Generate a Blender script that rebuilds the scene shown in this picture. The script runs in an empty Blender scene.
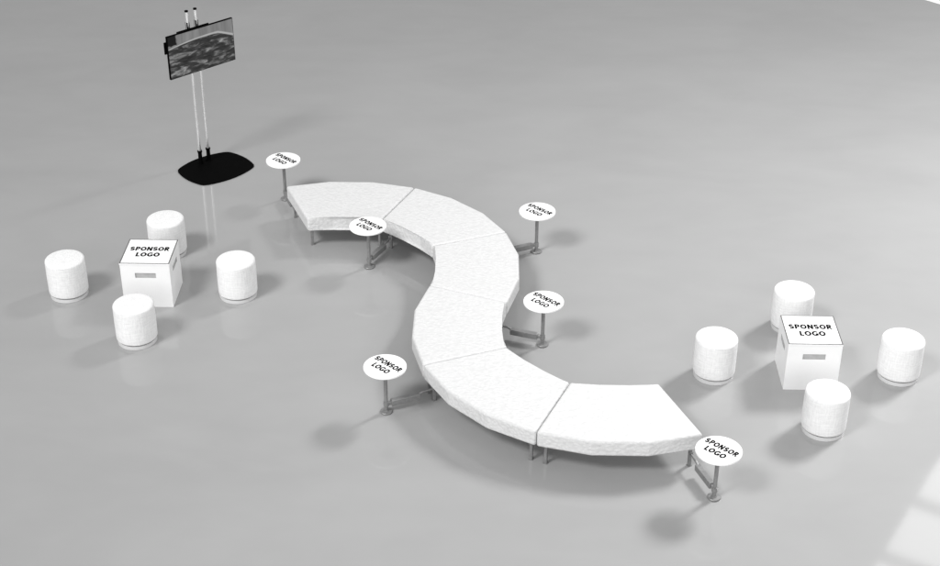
import bpy, bmesh, math, random
from mathutils import Vector, Matrix
R = math.radians
random.seed(4)
S = bpy.context.scene
COL = S.collection

# ------------------------------------------------------------------ camera
cd = bpy.data.cameras.new('camera'); cam = bpy.data.objects.new('camera', cd); COL.objects.link(cam)
pitch, yaw, roll = R(30.539), R(-1.1454), R(0.155)
fw = Vector((math.sin(yaw)*math.cos(pitch), math.cos(yaw)*math.cos(pitch), -math.sin(pitch)))
rt = Vector((math.cos(yaw), -math.sin(yaw), 0)); up = rt.cross(fw)
r2 = rt*math.cos(roll)+up*math.sin(roll); u2 = -rt*math.sin(roll)+up*math.cos(roll)
M = Matrix((r2, u2, -fw)).transposed().to_4x4(); M.translation = Vector((0.352, -15.391, 9.642))
cam.matrix_world = M
cd.sensor_width = 36; cd.sensor_fit = 'HORIZONTAL'; cd.lens = 36*1.6268
cd.clip_start = .1; cd.clip_end = 500
S.camera = cam

# ------------------------------------------------------------------ studio surround and lamps
wd = bpy.data.worlds.new('World'); S.world = wd; wd.use_nodes = True
bg = wd.node_tree.nodes['Background']; bg.inputs[0].default_value = (1, 1, 1, 1); bg.inputs[1].default_value = 0.45
def lamp(name, kind, loc, aim, power, **kw):
    l = bpy.data.lights.new(name, kind); o = bpy.data.objects.new(name, l); COL.objects.link(o)
    o.location = loc; o.rotation_euler = (Vector(aim)-Vector(loc)).to_track_quat('-Z', 'Y').to_euler()
    l.energy = power
    for k, v in kw.items(): setattr(l, k, v)
    return o
d1 = Vector((math.cos(R(51))*math.cos(R(44.2)), math.sin(R(51))*math.cos(R(44.2)), math.sin(R(44.2))))
d2 = Vector((math.cos(R(-130))*math.cos(R(47)), math.sin(R(-130))*math.cos(R(47)), math.sin(R(47))))
aim1 = Vector((13.2, -3.2, 0)); aim2 = Vector((-1, 5.5, 0))
lamp('key_spot', 'SPOT', aim1+d1*60, aim1, 254000, shadow_soft_size=7.5, spot_size=R(31), spot_blend=1.0)
lamp('second_spot', 'SPOT', aim2+d2*60, aim2, 100000, shadow_soft_size=8.0, spot_size=R(34), spot_blend=1.0)
lamp('front_fill', 'AREA', (0, -52, 21), (0, 0, 0), 16000, shape='RECTANGLE', size=68, size_y=22)  # unseen fill light, added to brighten the faces turned to the camera
# overhead light panels whose mirror image shows in the polished floor, lower right
e_ = Vector((math.cos(R(59.3)), math.sin(R(59.3)), 0)); n_ = Vector((e_.y, -e_.x, 0))
for k in (-2, -1, 0, 1):
    c0 = Vector((6.42, 3.06, 6.0))+e_*(1.58*k+.68)+n_*1.4
    o = lamp('ceiling_panel', 'AREA', c0, c0-Vector((0, 0, 1)), 44, shape='RECTANGLE', size=1.26, size_y=2.8)
    o.rotation_euler = (0, 0, R(59.3))
S.view_settings.view_transform = 'Standard'; S.view_settings.look = 'None'
S.view_settings.exposure = 0; S.view_settings.gamma = 1
S.render.engine = 'CYCLES'

# ------------------------------------------------------------------ materials
class NT:
    def __init__(s, name):
        s.m = bpy.data.materials.new(name); s.m.use_nodes = True; s.t = s.m.node_tree
        s.b = s.t.nodes['Principled BSDF']
    def n(s, typ, ins=None, **kw):
        x = s.t.nodes.new(typ)
        for k, v in kw.items(): setattr(x, k, v)
        for k, v in (ins or {}).items():
            if isinstance(v, bpy.types.NodeSocket): s.t.links.new(v, x.inputs[k])
            else: x.inputs[k].default_value = v
        return x
    def set(s, **kw):
        for k, v in kw.items():
            k = k.replace('_', ' ')
            if isinstance(v, bpy.types.NodeSocket): s.t.links.new(v, s.b.inputs[k])
            else: s.b.inputs[k].default_value = v
        return s
    def math(s, op, a, b=0.0, c=None):
        d = {0: a, 1: b}
        if c is not None: d[2] = c
        return s.n('ShaderNodeMath', d, operation=op).outputs[0]
    def ramp(s, fac, *stops):
        x = s.n('ShaderNodeValToRGB', {0: fac}); el = x.color_ramp.elements
        while len(el) < len(stops): el.new(.5)
        for e, (p, v) in zip(el, stops): e.position = p; e.color = (v, v, v, 1)
        return x.outputs[0]
g = lambda v: (v, v, v, 1)

def simple(name, col, rough=.5, metal=0.0, var=.05, scale=9.0, spec=.5):
    t = NT(name); co = t.n('ShaderNodeTexCoord').outputs['Object']
    nz = t.n('ShaderNodeTexNoise', {'Vector': co, 'Scale': scale, 'Detail': 4.0}).outputs[0]
    t.set(Base_Color=t.ramp(nz, (.3, col*(1-var)), (.7, min(1, col*(1+var)))), Roughness=t.math('MULTIPLY_ADD', nz, .12, rough-.06), Metallic=metal)
    t.b.inputs['Specular IOR Level'].default_value = spec
    return t.m

def floor_mat():
    t = NT('polished_floor'); co = t.n('ShaderNodeTexCoord').outputs['Object']
    st = t.n('ShaderNodeMapping', {'Vector': co, 'Scale': (.6, 1.0, 1.0), 'Rotation': (0, 0, .35)}).outputs[0]
    a = t.n('ShaderNodeTexNoise', {'Vector': st, 'Scale': .55, 'Detail': 4.0, 'Roughness': .5, 'Distortion': .8}).outputs[0]
    b = t.n('ShaderNodeTexNoise', {'Vector': st, 'Scale': 2.3, 'Detail': 3.0}).outputs[0]
    f = t.math('ADD', t.math('MULTIPLY', a, .7), t.math('MULTIPLY', b, .3))
    t.set(Base_Color=t.ramp(f, (.36, .328), (.50, .342), (.64, .355)), Roughness=t.math('MULTIPLY_ADD', b, .02, .055)); t.b.inputs['Specular IOR Level'].default_value = .42
    return t.m

def leather():
    t = NT('white_leather'); co = t.n('ShaderNodeTexCoord').outputs['Object']
    wob = t.n('ShaderNodeTexNoise', {'Vector': co, 'Scale': 9.0, 'Detail': 2.0})
    v = t.n('ShaderNodeVectorMath', {0: wob.outputs['Color'], 1: (.05, .05, .05)}, operation='MULTIPLY').outputs[0]
    v = t.n('ShaderNodeVectorMath', {0: co, 1: v}, operation='ADD').outputs[0]
    v = t.n('ShaderNodeMapping', {'Vector': v, 'Scale': (1, 1.5, 1.2), 'Rotation': (0, 0, .5)}).outputs[0]
    vo = t.n('ShaderNodeTexVoronoi', {'Vector': v, 'Scale': 25.0, 'Smoothness': .6, 'Randomness': 1.0}, feature='SMOOTH_F1').outputs['Distance']
    nz = t.n('ShaderNodeTexNoise', {'Vector': v, 'Scale': 30.0, 'Detail': 4.0}).outputs[0]
    h = t.math('ADD', t.math('MULTIPLY', vo, -1.0), t.math('MULTIPLY', nz, .3))
    bp = t.n('ShaderNodeBump', {'Height': h, 'Strength': .5, 'Distance': .013}).outputs[0]
    t.set(Base_Color=t.ramp(vo, (.05, .69), (.75, .615)), Roughness=.5, Normal=bp); t.b.inputs['Specular IOR Level'].default_value = .25  # crease shading also put into the colour: cell borders painted darker
    return t.m

def woven():
    t = NT('white_woven_fabric'); co = t.n('ShaderNodeTexCoord').outputs['Object']
    x = t.n('ShaderNodeSeparateXYZ', {0: co})
    ang = t.math('ARCTAN2', x.outputs[1], x.outputs[0])
    uv = t.n('ShaderNodeCombineXYZ', {0: t.math('MULTIPLY', ang, .236), 1: x.outputs[2], 2: 0.0}).outputs[0]
    nx = t.n('ShaderNodeTexNoise', {'Vector': t.n('ShaderNodeMapping', {'Vector': uv, 'Scale': (60, 8, 1)}).outputs[0], 'Scale': 1.0, 'Detail': 2.0}).outputs[0]
    ny = t.n('ShaderNodeTexNoise', {'Vector': t.n('ShaderNodeMapping', {'Vector': uv, 'Scale': (8, 60, 1)}).outputs[0], 'Scale': 1.0, 'Detail': 2.0}).outputs[0]
    n3 = t.n('ShaderNodeTexNoise', {'Vector': co, 'Scale': 70.0, 'Detail': 3.0}).outputs[0]
    nrm = t.n('ShaderNodeSeparateXYZ', {0: t.n('ShaderNodeNewGeometry').outputs['Normal']}).outputs[2]
    side = t.math('ADD', nx, ny)
    mx = t.n('ShaderNodeMix', {'Factor': t.math('GREATER_THAN', nrm, .7), 'A': side, 'B': t.math('MULTIPLY', n3, 2.0)}).outputs[0]
    h = t.math('ADD', mx, t.math('MULTIPLY', n3, .5))
    bp = t.n('ShaderNodeBump', {'Height': h, 'Strength': .45, 'Distance': .010}).outputs[0]
    t.set(Base_Color=t.ramp(t.math('MULTIPLY', h, .4), (.40, .75), (.60, .85)), Roughness=.9, Normal=bp); t.b.inputs['Specular IOR Level'].default_value = .08
    return t.m

def screen_mat():
    # lit display: a grey view of a curved horizon with cloud streaks; local x = across, z = up (metres)
    t = NT('display_picture'); x = t.n('ShaderNodeSeparateXYZ', {0: t.n('ShaderNodeTexCoord').outputs['Object']})
    X, Z = x.outputs[0], x.outputs[2]
    hor = t.math('MULTIPLY_ADD', t.math('POWER', t.math('ABSOLUTE', t.math('SUBTRACT', X, .1)), 2.0), -.13, .182)
    hor = t.math('SUBTRACT', hor, t.math('MULTIPLY', t.math('MAXIMUM', t.math('SUBTRACT', X, .28), 0.0), .33))
    dz = t.math('SUBTRACT', Z, hor)
    uv = t.n('ShaderNodeCombineXYZ', {0: X, 1: Z, 2: 0.0}).outputs[0]
    mp = t.n('ShaderNodeMapping', {'Vector': uv, 'Rotation': (0, 0, R(-24)), 'Scale': (2.6, 9.0, 1)}).outputs[0]
    cl = t.n('ShaderNodeTexNoise', {'Vector': mp, 'Scale': 1.7, 'Detail': 7.0, 'Roughness': .62, 'Distortion': .7}).outputs[0]
    cloud = t.ramp(cl, (.36, .020), (.50, .045), (.58, .17), (.70, .38))
    air_n = t.n('ShaderNodeTexNoise', {'Vector': t.n('ShaderNodeMapping', {'Vector': uv, 'Scale': (11, 1.2, 1)}).outputs[0], 'Scale': 1.0, 'Detail': 3.0}).outputs[0]
    air = t.ramp(air_n, (.3, .17), (.7, .29))
    m1 = t.n('ShaderNodeMixRGB', {0: t.ramp(t.math('MULTIPLY_ADD', dz, 20.0, .5), (.3, 0), (.7, 1)), 1: cloud, 2: air}).outputs[0]
    lw = t.math('MULTIPLY_ADD', X, .014, .016)
    line = t.ramp(t.math('DIVIDE', t.math('ABSOLUTE', t.math('ADD', dz, .006)), lw), (.35, 1), (1.0, 0))
    m2 = t.n('ShaderNodeMixRGB', {0: t.math('MULTIPLY', line, .85), 1: m1, 2: g(.55)}).outputs[0]
    dn = t.n('ShaderNodeTexNoise', {'Vector': uv, 'Scale': 24.0, 'Detail': 3.0}).outputs[0]
    dx = t.math('ADD', t.math('MAXIMUM', t.math('ADD', X, .40), t.math('SUBTRACT', .165, Z)), t.math('MULTIPLY_ADD', dn, .05, -.025))
    dark = t.ramp(t.math('MULTIPLY_ADD', dx, 25.0, .5), (.3, 1), (.7, 0))
    m3 = t.n('ShaderNodeMixRGB', {0: dark, 1: m2, 2: g(.006)}).outputs[0]
    t.b.inputs['Specular IOR Level'].default_value = .12
    t.set(Base_Color=g(.006), Roughness=.3, Emission_Color=m3, Emission_Strength=.85)
    return t.m

M_floor = floor_mat(); M_leather = leather(); M_woven = woven(); M_screen = screen_mat()
M_back = simple('white_backdrop_paper', .9, .8, var=.01)
M_steel = simple('brushed_grey_steel', .25, .42, .35, .12, 30)
M_board = simple('white_laminate', .86, .45, var=.015, scale=3)
M_top = simple('white_gloss_laminate', .93, .35, var=.008, scale=4)
M_edge = simple('grey_edge_trim', .10, .5, var=.1)
M_slot = simple('grey_slot_lining', .42, .6, var=.12, scale=14)
M_ink = simple('black_print', .006, .8, var=.2, spec=0.0)
M_black = simple('black_powder_coat', .002, .7, var=.3, scale=20, spec=.02)
M_chrome = simple('polished_chrome', .9, .25, .85, .05, 12)
M_plinth = simple('white_plinth', .62, .4, var=.03)
M_seam = simple('stitched_seam', .62, .8, var=.05)

# ------------------------------------------------------------------ mesh helpers
def obj(name, bm, mat, parent=None, smooth=None):
    bmesh.ops.recalc_face_normals(bm, faces=bm.faces)
    me = bpy.data.meshes.new(name); bm.to_mesh(me); bm.free()
    o = bpy.data.objects.new(name, me); COL.objects.link(o)
    me.materials.append(mat)
    if smooth:
        for p in me.polygons: p.use_smooth = True
        me.set_sharp_from_angle(angle=R(smooth))
    if parent: o.parent = parent
    return o
def empty(name, loc, label, cat, group=None, rz=0):
    o = bpy.data.objects.new(name, None); COL.objects.link(o)
    o.empty_display_size = .2
    o.location = loc; o.rotation_euler = (0, 0, rz); o['label'] = label; o['category'] = cat
    if group: o['group'] = group
    return o
def box(bm, c, s, rz=0, bev=0.0, seg=2):
    r = bmesh.ops.create_cube(bm, size=1, matrix=Matrix.Translation(c) @ Matrix.Rotation(rz, 4, 'Z') @ Matrix.Diagonal((*s, 1)))
    if bev:
        es = list({e for v in r['verts'] for e in v.link_edges})
        bmesh.ops.bevel(bm, geom=es, offset=bev, segments=seg, affect='EDGES', profile=.5)
def tube(bm, a, b, r, seg=20, r2=None):
    a = Vector(a); b = Vector(b); d = b-a
    m = Matrix.Translation((a+b)/2) @ d.to_track_quat('Z', 'Y').to_matrix().to_4x4()
    bmesh.ops.create_cone(bm, cap_ends=True, segments=seg, radius1=r, radius2=r if r2 is None else r2, depth=d.length, matrix=m)
def lathe(bm, prof, seg=64):
    rings = []
    for r, z in prof:
        if r < 1e-6: rings.append([bm.verts.new((0, 0, z))])
        else: rings.append([bm.verts.new((r*math.cos(2*math.pi*i/seg), r*math.sin(2*math.pi*i/seg), z)) for i in range(seg)])
    for A, B in zip(rings, rings[1:]):
        for i in range(seg):
            j = (i+1) % seg
            if len(A) == 1: bm.faces.new((A[0], B[i], B[j]))
            elif len(B) == 1: bm.faces.new((A[i], B[0], A[j]))
            else: bm.faces.new((A[i], B[i], B[j], A[j]))
def arc_prof(cr, cz, rad, a0, a1, n=6):
    return [(cr+rad*math.cos(R(a0+(a1-a0)*i/n)), cz+rad*math.sin(R(a0+(a1-a0)*i/n))) for i in range(n+1)]
def prism(bm, pts, z0, z1):
    a = [bm.verts.new((x, y, z0)) for x, y in pts]; b = [bm.verts.new((x, y, z1)) for x, y in pts]
    bm.faces.new(a); bm.faces.new(b); n = len(pts)
    for i in range(n): bm.faces.new((a[i], a[(i+1) % n], b[(i+1) % n], b[i]))
def copy_tree(o, parent=None):
    c = o.copy(); COL.objects.link(c)
    if parent: c.parent = parent
    for ch in list(o.children): copy_tree(ch, c)
    return c
def arc(cx, cy, rx, ry, a0, a1, n=14):
    return [(cx+rx*math.cos(R(a0+(a1-a0)*i/n)), cy+ry*math.sin(R(a0+(a1-a0)*i/n))) for i in range(n+1)]
# bold capitals as pen strokes: (advance width, [centre lines]); cap height 1, pen PEN wide
PEN = .28; h_ = PEN/2; v_ = h_*.9
GLYPH = {
 'S': (.80, [[(.66, .82)]+arc(.38, .69, .23, .18, 62, 90, 4)+arc(.38, .69, .23, .18, 90, 262, 14)[1:]+arc(.40, .33, .24, .18, 82, -90, 14)+arc(.40, .33, .24, .18, -90, -118, 4)[1:]+[(.12, .20)]]),
 'P': (.80, [[(h_+.04, 0), (h_+.04, 1)], [(h_+.04, 1-v_), (.42, 1-v_)]+arc(.42, .675, .23, .325-v_, 90, -90)[1:]+[(h_+.04, .35+v_)]]),
 'O': (.96, [arc(.48, .5, .48-h_, .5-h_+.01, 90, 450, 40)]),
 'N': (.94, [[(h_+.04, 0), (h_+.04, 1)], [(h_+.05, .96), (.89-h_, .04)], [(.90-h_, 0), (.90-h_, 1)]]),
 'R': (.88, [[(h_+.04, 0), (h_+.04, 1)], [(h_+.04, 1-v_), (.42, 1-v_)]+arc(.42, .70, .22, .30-v_, 90, -90)[1:]+[(h_+.04, .40+v_)], [(.40, .47), (.745, -.06)]]),
 'L': (.66, [[(h_+.04, 0), (h_+.04, 1)], [(h_+.04, v_), (.64, v_)]]),
 'G': (.92, [[(.80, .80)]+arc(.50, .5, .50-h_, .5-h_+.01, 55, 305, 30)+[(.78, .15)], [(.775, .10), (.775, .53)], [(.52, .53-v_), (.775+h_, .53-v_)]]),
}
def word(txt, parent, cy, wid, cap, z, bold=None):
    """one printed word: flat ink a hair above the surface"""
    bm = bmesh.new(); x0 = 0.0; lay = 0
    tot = sum(GLYPH[c][0]+.05 for c in txt)-.05
    fx = wid/tot
    for c in txt:
        adv, strokes = GLYPH[c]
        for st_ in strokes:
            P = [Vector(p) for p in st_]; closed = (P[0]-P[-1]).length < 1e-6
            if closed: P = P[:-1]
            n = len(P); L, Rr = [], []
            for i in range(n):
                a = P[i-1] if (i > 0 or closed) else None; b = P[(i+1) % n] if (i < n-1 or closed) else None
                t1 = (P[i]-a).normalized() if a is not None else None; t2 = (b-P[i]).normalized() if b is not None else None
                t = ((t1 or t2)+(t2 or t1)).normalized(); k = 1.0 if (t1 is None or t2 is None) else 1/max(.6, t.dot(t1))
                nn = Vector((-t.y, t.x*.9))*h_*k
                L.append(P[i]+nn); Rr.append(P[i]-nn)
            zz = z+.00006*lay; lay += 1
            f = lambda p: bm.verts.new(((x0+p.x)*fx-wid/2, (min(1.015, max(-.015, p.y))-.5)*cap+cy, zz))
            VL = [f(p) for p in L]; VR = [f(p) for p in Rr]
            for i in range(n if closed else n-1):
                j = (i+1) % n; bm.faces.new((VR[i], VR[j], VL[j], VL[i]))
        x0 += adv+.05
    o = obj('printed_word', bm, M_ink, parent)
    return o

# ------------------------------------------------------------------ the setting
bm = bmesh.new()
q = 1/math.sqrt(2); N = Vector((q, q, 0)); Tn = Vector((q, -q, 0)); D = 13.655
vs = [bm.verts.new(N*a+Tn*b) for a, b in ((D, -34), (D, 34), (-40, 34), (-40, -34))]; bm.faces.new(vs)
fl = obj('floor', bm, M_floor); fl['kind'] = 'structure'
bm = bmesh.new(); vs = [bm.verts.new((x, y, -.06)) for x, y in ((-200, -200), (200, -200), (200, 200), (-200, 200))]; bm.faces.new(vs)
bk = obj('ground', bm, M_back); bk['kind'] = 'structure'

# ------------------------------------------------------------------ S-shaped bench: six wedge modules
RI, RO = 1.2422, 2.2319
A1 = 112.81; TH = -45.0; A2 = 157.81; TH2 = 44.85
jd = Vector((math.cos(R(A2-180)), math.sin(R(A2-180)), 0))      # direction of the joint between the two arcs
mid12 = Vector((.0193, -.0385, 0))
C1 = mid12-jd*(RI+RO)/2; C2 = mid12+jd*(RI+RO)/2
Z0, Z1 = .25, .4415
LE, LP = .081, .094
def pol(C, a, r): return Vector((C.x+r*math.cos(R(a)), C.y+r*math.sin(R(a)), 0))
def leg_point(C, a, sgn, side):
    r = RO-LP if side == 'o' else RI+LP
    return pol(C, a+sgn*math.degrees(LE/r), r)
def module(C, a, th, label, tight=()):
    mid = pol(C, a+th/2, (RI+RO)/2)
    t = empty('bench_module', mid, label, 'bench', 'curved white bench modules joined into an S')
    gap = .005; pts = []
    for r, ks in ((RO, range(4)), (RI, range(3, -1, -1))):
        for k in ks:
            aa = a+th*k/3
            if k in (0, 3): aa += (1 if k == 0 else -1)*math.copysign(math.degrees((.002 if k in tight else gap)/r), th)
            p = pol(C, aa, r)-mid; pts.append((p.x, p.y))
    bm = bmesh.new(); prism(bm, pts, Z0, Z1)
    es = []
    for e in bm.edges:
        horiz = abs(e.verts[0].co.z-e.verts[1].co.z) < 1e-4
        if horiz: es.append(e)
        else:
            v = e.verts[0].co
            if any((Vector((v.x, v.y))-Vector(pts[i])).length < 1e-4 for i in (0, 3, 4, 7)): es.append(e)
    bmesh.ops.bevel(bm, geom=es, offset=.028, segments=6, affect='EDGES', profile=.5)
    big = [f for f in bm.faces if f.calc_area() > .03]
    ids = {f.index for f in big}
    bm.faces.index_update(); ids = {f.index for f in bm.faces if f.calc_area() > .03}
    o = obj('cushion', bm, M_leather, t)
    for p in o.data.polygons: p.use_smooth = p.index not in ids
    s = math.copysign(1, th); L = []
    for aa, sg in ((a, s), (a+th, -s)):
        for side in 'oi':
            p = leg_point(C, aa, sg, side)-mid; L.append(p)
            bm = bmesh.new(); rz = R(aa)
            box(bm, (p.x, p.y, .125), (.032, .032, .25), rz, .003, 1)
            box(bm, (p.x, p.y, .004), (.044, .044, .008), rz)
            obj('leg', bm, M_steel, t)
    bm = bmesh.new()
    for i, j in ((0, 1), (1, 3), (3, 2), (2, 0)):
        A, B = L[i], L[j]; dd = B-A
        box(bm, ((A.x+B.x)/2, (A.y+B.y)/2, .233), (dd.length-.036, .026, .03), math.atan2(dd.y, dd.x))
    obj('under_frame', bm, M_steel, t)
    return t
labs1 = ['white bench module at the far end of the S-shaped bench, nearest the television stand',
         'second white bench module from the television end, behind the upper inner round table',
         'third white bench module from the television end, just before the middle joint']
labs2 = ['white bench module just past the middle joint of the S, where the curve reverses',
         'white bench module at the lower left bend, beside the round table left of the bench',
         'white bench module at the near end of the bench, nearest the right cube table']
for i, tg in enumerate(((), (3,), (0, 3))): module(C1, A1+TH*i, TH, labs1[i], tg)
for i, tg in enumerate(((0, 3), (0,), ())): module(C2, A2+TH2*i, TH2, labs2[i], tg)

# ------------------------------------------------------------------ round side tables clamped to the bench legs
TX = R(-42.3); BOLD = .085
def side_table():
    """built at its post, with the arm running along local +X to the bench leg"""
    t = empty('side_table', (0, 0, 0), 'x', 'side table', 'round sponsor tables clamped along the bench')
    bm = bmesh.new()
    lathe(bm, [(0, .572), (.222, .572)]+arc_prof(.2255, .578, .006, -90, 0, 3)+arc_prof(.2255, .5935, .006, 0, 90, 3)+[(0, .5995)], 96)
    top = obj('tabletop', bm, M_top, t, 40)
    bm = bmesh.new(); tube(bm, (0, 0, .018), (0, 0, .56), .021, 24); tube(bm, (0, 0, .556), (0, 0, .5725), .075, 24)
    obj('post', bm, M_steel, t, 40)
    bm = bmesh.new(); lathe(bm, [(0, .004), (.066, .004), (.068, .007), (.068, .016), (.064, .02), (.03, .022), (.028, .03), (0, .03)], 40)
    obj('base_disc', bm, M_steel, t, 30)
    bm = bmesh.new()
    box(bm, (.225, 0, .108), (.33, .062, .072), 0, .007, 2)
    obj('clamp_arm', bm, M_steel, t)
    bm = bmesh.new()
    box(bm, (.046, 0, .108), (.05, .034, .04), 0, .003, 1)
    tube(bm, (0, 0, .082), (0, 0, .134), .03, 20)
    obj('post_collar', bm, M_steel, t, 35)
    bm = bmesh.new()
    tube(bm, (.37, 0, .128), (.43, 0, .15), .013, 14); tube(bm, (.425, 0, .15), (.535, 0, .155), .013, 14)
    box(bm, (.548, 0, .155), (.02, .052, .05), 0, .003, 1)
    obj('clamp_rod', bm, M_steel, t, 35)
    return t, top
tab, ttop = side_table()
# the print runs the same way on every table top, whichever way its arm points
spots = [(C1, A1+2*0, -1, 'o', 'round white sponsor table at the far end of the bench, nearest the television stand'),
         (C1, A1+TH, -1, 'i', 'round white sponsor table standing inside the upper bend, in front of the bench'),
         (C1, A1+2*TH, 1, 'o', 'farther of the two round sponsor tables on the right of the bench'),
         (C2, A2, 1, 'i', 'nearer of the two round sponsor tables on the right, inside the lower bend'),
         (C2, A2+TH2, 1, 'o', 'round white sponsor table standing alone on the left of the bench'),
         (C2, A2+3*TH2, -1, 'o', 'round white sponsor table at the near end of the bench, closest to the viewer')]
for i, (C, a, sg, side, lab) in enumerate(spots):
    lp = leg_point(C, a, sg, side); rad = (lp-Vector((C.x, C.y, 0))).normalized()
    out = rad if side == 'o' else -rad
    post = lp+out*.563
    t = tab if i == 0 else copy_tree(tab)
    t.location = post; rz = math.atan2(-out.y, -out.x); t.rotation_euler = (0, 0, rz); t['label'] = lab
    tt = [c for c in t.children if c.name.startswith('tabletop')][0]
    tt.rotation_euler = (0, 0, TX-rz)
    if i == 0: words = [word('SPONSOR', tt, .052, .385, .080, .6002, BOLD), word('LOGO', tt, -.058, .24, .080, .6002, BOLD)]
    elif len(tt.children) == 0:
        for wd_ in words:
            c = wd_.copy(); COL.objects.link(c); c.parent = tt

# ------------------------------------------------------------------ cube tables
def cube_table(loc, lab):
    t = empty('cube_table', loc, lab, 'cube table', 'white sponsor cube tables')
    w, h, th = .2955, .578, .022
    # shell with four real hand slots: every side is a ring of quads round the slot plus a recess
    bm = bmesh.new(); recs = []
    sx, zc, sz = .124, .600-.163, .033
    for k in range(4):
        m = Matrix.Rotation(k*math.pi/2, 4, 'Z')
        P = lambda x, z, y=-w: m @ Vector((x, y, z))
        oc = [P(-w, .0), P(w, .0), P(w, h), P(-w, h)]
        ic = [P(-sx, zc-sz), P(sx, zc-sz), P(sx, zc+sz), P(-sx, zc+sz)]
        dc = [P(x, z, -w+.012) for x, z in ((-sx, zc-sz), (sx, zc-sz), (sx, zc+sz), (-sx, zc+sz))]
        ov = [bm.verts.new(v) for v in oc]; iv = [bm.verts.new(v) for v in ic]
        for i in range(4): bm.faces.new((ov[i], ov[(i+1) % 4], iv[(i+1) % 4], iv[i]))
        rec = bmesh.new(); recs.append(rec)
        a = [rec.verts.new(v) for v in ic]; b = [rec.verts.new(v) for v in dc]
        for i in range(4): rec.faces.new((a[i], a[(i+1) % 4], b[(i+1) % 4], b[i]))
        rec.faces.new(b)
    bmesh.ops.remove_doubles(bm, verts=bm.verts, dist=1e-5)
    body = obj('body', bm, M_board, t)
    for rec in recs: obj('hand_slot', rec, M_slot, body)
    bm = bmesh.new(); box(bm, (0, 0, .589), (.600, .600, th), 0, .003, 2); lid = obj('lid', bm, M_board, t)
    bm = bmesh.new()
    for k in range(4):
        m = Matrix.Rotation(k*math.pi/2, 4, 'Z')
        A, B = .2975, .285
        vv = [m @ Vector(v) for v in ((-A, -A, 0), (A, -A, 0), (B, -B, 0), (-B, -B, 0))]
        lo = [bm.verts.new((v.x, v.y, .6002)) for v in vv]; hi = [bm.verts.new((v.x, v.y, .6032)) for v in vv]
        bm.faces.new(hi)
        for i in (0, 2): bm.faces.new((lo[i], lo[i+1], hi[i+1], hi[i]))
    obj('edge_trim', bm, M_edge, lid)
    bm = bmesh.new(); box(bm, (0, 0, .6012), (.569, .569, .003)); pn = obj('top_panel', bm, M_top, lid)
    word('SPONSOR', lid, .062, .48, .098, .6034, BOLD); word('LOGO', lid, -.078, .29, .098, .6034, BOLD)
    return t
ct = cube_table((-3.835, .581, 0), 'white cube table with printed top between the four ottomans on the television side')
c2 = copy_tree(ct); c2.location = (3.845, -.995, 0); c2['label'] = 'white cube table with printed top between the four ottomans on the right'

# ------------------------------------------------------------------ ottomans
def ottoman():
    t = empty('round_ottoman', (0, 0, 0), 'x', 'ottoman', 'round white ottomans around the cube tables')
    rr = .2363
    bm = bmesh.new()
    prof = [(0, .058)]+arc_prof(rr-.018, .076, .018, -90, 0, 4)+[(rr+.001, .16), (rr+.0015, .3), (rr, .45)]
    prof += arc_prof(rr-.030, .474, .030, 0, 90, 6)+[(.12, .507), (0, .5085)]
    lathe(bm, prof, 72); obj('upholstery', bm, M_woven, t, 60)
    bm = bmesh.new(); lathe(bm, [(0, .002), (.226, .002), (.226, .044), (0, .044)], 64); obj('plinth', bm, M_plinth, t, 40)
    bm = bmesh.new(); lathe(bm, [(0, .046), (.212, .046), (.212, .057), (0, .057)], 64); obj('shadow_gap', bm, M_steel, t, 40)  # solid grey ring, put in to draw the contact shadow line under the fabric
    bm = bmesh.new()
    for i in range(8):
        a0, a1 = R(-100+2.5*i), R(-100+2.5*(i+1)); v = []
        for a, z, r in ((a0, .474, rr+.0012), (a1, .474, rr+.0012), (a1, .4795, rr+.0009), (a0, .4795, rr+.0009)):
            v.append(bm.verts.new((r*math.cos(a), r*math.sin(a), z)))
        bm.faces.new(v)
    bmesh.ops.remove_doubles(bm, verts=bm.verts, dist=1e-5)
    obj('seam_tab', bm, M_seam, t)
    return t
ot = ottoman()
for i, (x, y, rz, lab) in enumerate([
    (-4.870, .564, 0, 'round white ottoman at the far left, left of the cube table'),
    (-3.852, 1.617, 90, 'round white ottoman behind the cube table on the television side'),
    (-3.821, -.455, 180, 'round white ottoman in front of the cube table on the television side'),
    (-2.801, .595, 120, 'round white ottoman between the left cube table and the curved bench'),
    (2.810, -1.008, 0, 'round white ottoman between the near bench end and the right cube table'),
    (3.838, .041, -80, 'round white ottoman partly hidden behind the right cube table'),
    (3.858, -2.032, 160, 'round white ottoman in front of the right cube table'),
    (4.882, -.984, 100, 'round white ottoman at the far right, right of the cube table')]):
    o = ot if i == 0 else copy_tree(ot)
    o.location = (x, y, 0); o.rotation_euler = (0, 0, R(rz)); o['label'] = lab

# ------------------------------------------------------------------ television on its twin-pole stand
base = Vector((-3.8375, 4.245, 0)); AZ = R(45)
st = empty('display_stand', base, 'black and chrome twin-pole display stand with a curved floor plate', 'display stand', rz=AZ)
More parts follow.
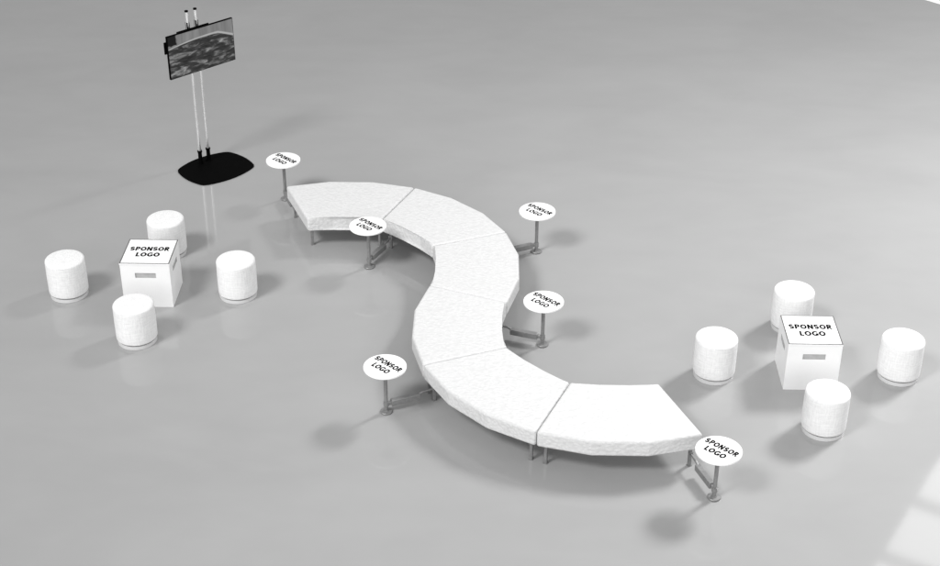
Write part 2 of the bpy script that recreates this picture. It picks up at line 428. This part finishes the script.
# local frame: +X along the screen, -Y towards the viewer
cx, cy = -.005, -.268
cor = [(-.44, .315), (.44, .315), (.44, -.33), (-.44, -.33)]; bul = [(0, .11), (.062, 0), (0, -.095), (-.062, 0)]
pts = []
for i in range(4):
    a = Vector(cor[i]); b = Vector(cor[(i+1) % 4]); u = Vector(bul[i])
    for k in range(14):
        f = k/14; p = a.lerp(b, f)+u*(4*f*(1-f)); pts.append((cx+p.x, cy+p.y))
# soften the four corners
for _ in range(1):
    pts = [((pts[i-1][0]+2*pts[i][0]+pts[(i+1) % len(pts)][0])/4, (pts[i-1][1]+2*pts[i][1]+pts[(i+1) % len(pts)][1])/4) for i in range(len(pts))]
bm = bmesh.new(); prism(bm, pts, .003, .016); obj('base_plate', bm, M_black, st)
for x in (-.07, .07):
    bm = bmesh.new(); tube(bm, (x, 0, .2), (x, 0, 2.285), .0235, 24); po = obj('pole', bm, M_chrome, st, 40)
    bm = bmesh.new(); tube(bm, (x, 0, 2.285), (x, 0, 2.305), .0245, 24); obj('pole_cap', bm, M_black, po, 40)
    bm = bmesh.new(); tube(bm, (x, 0, .014), (x, 0, .19), .028, 24); tube(bm, (x, 0, .19), (x, 0, .215), .034, 24); tube(bm, (x, 0, .215), (x, 0, .25), .022, 24)
    box(bm, (x, 0, .018), (.07, .07, .01)); obj('pole_socket', bm, M_black, st, 40)
    bm = bmesh.new(); box(bm, (x, 0, 1.80), (.044, .044, .68), 0, .004, 1); obj('mount_rail', bm, M_black, st)
bm = bmesh.new(); box(bm, (0, -.035, 1.90), (.36, .018, .06)); obj('mount_plate', bm, M_black, st)
bm = bmesh.new(); box(bm, (0, -.035, 1.62), (.36, .018, .06)); obj('mount_plate', bm, M_black, st)

tv = empty('television', base+Vector((math.cos(AZ)*.06+math.sin(AZ)*.10, math.sin(AZ)*.06-math.cos(AZ)*.10, 1.748)),
           'wide flat television showing a grey picture, mounted on the twin-pole stand', 'television', rz=AZ)
bm = bmesh.new(); box(bm, (0, .019, 0), (1.082, .034, .619), 0, .003, 1); obj('casing', bm, M_black, tv)
bm = bmesh.new(); box(bm, (-.09, .046, .02), (.52, .02, .60), 0, .004, 1); box(bm, (-.45, .046, .14), (.235, .02, .17), 0, .004, 1); obj('rear_housing', bm, M_black, tv)
bm = bmesh.new(); box(bm, (0, .001, 0), (1.062, .004, .599)); obj('screen', bm, M_screen, tv)
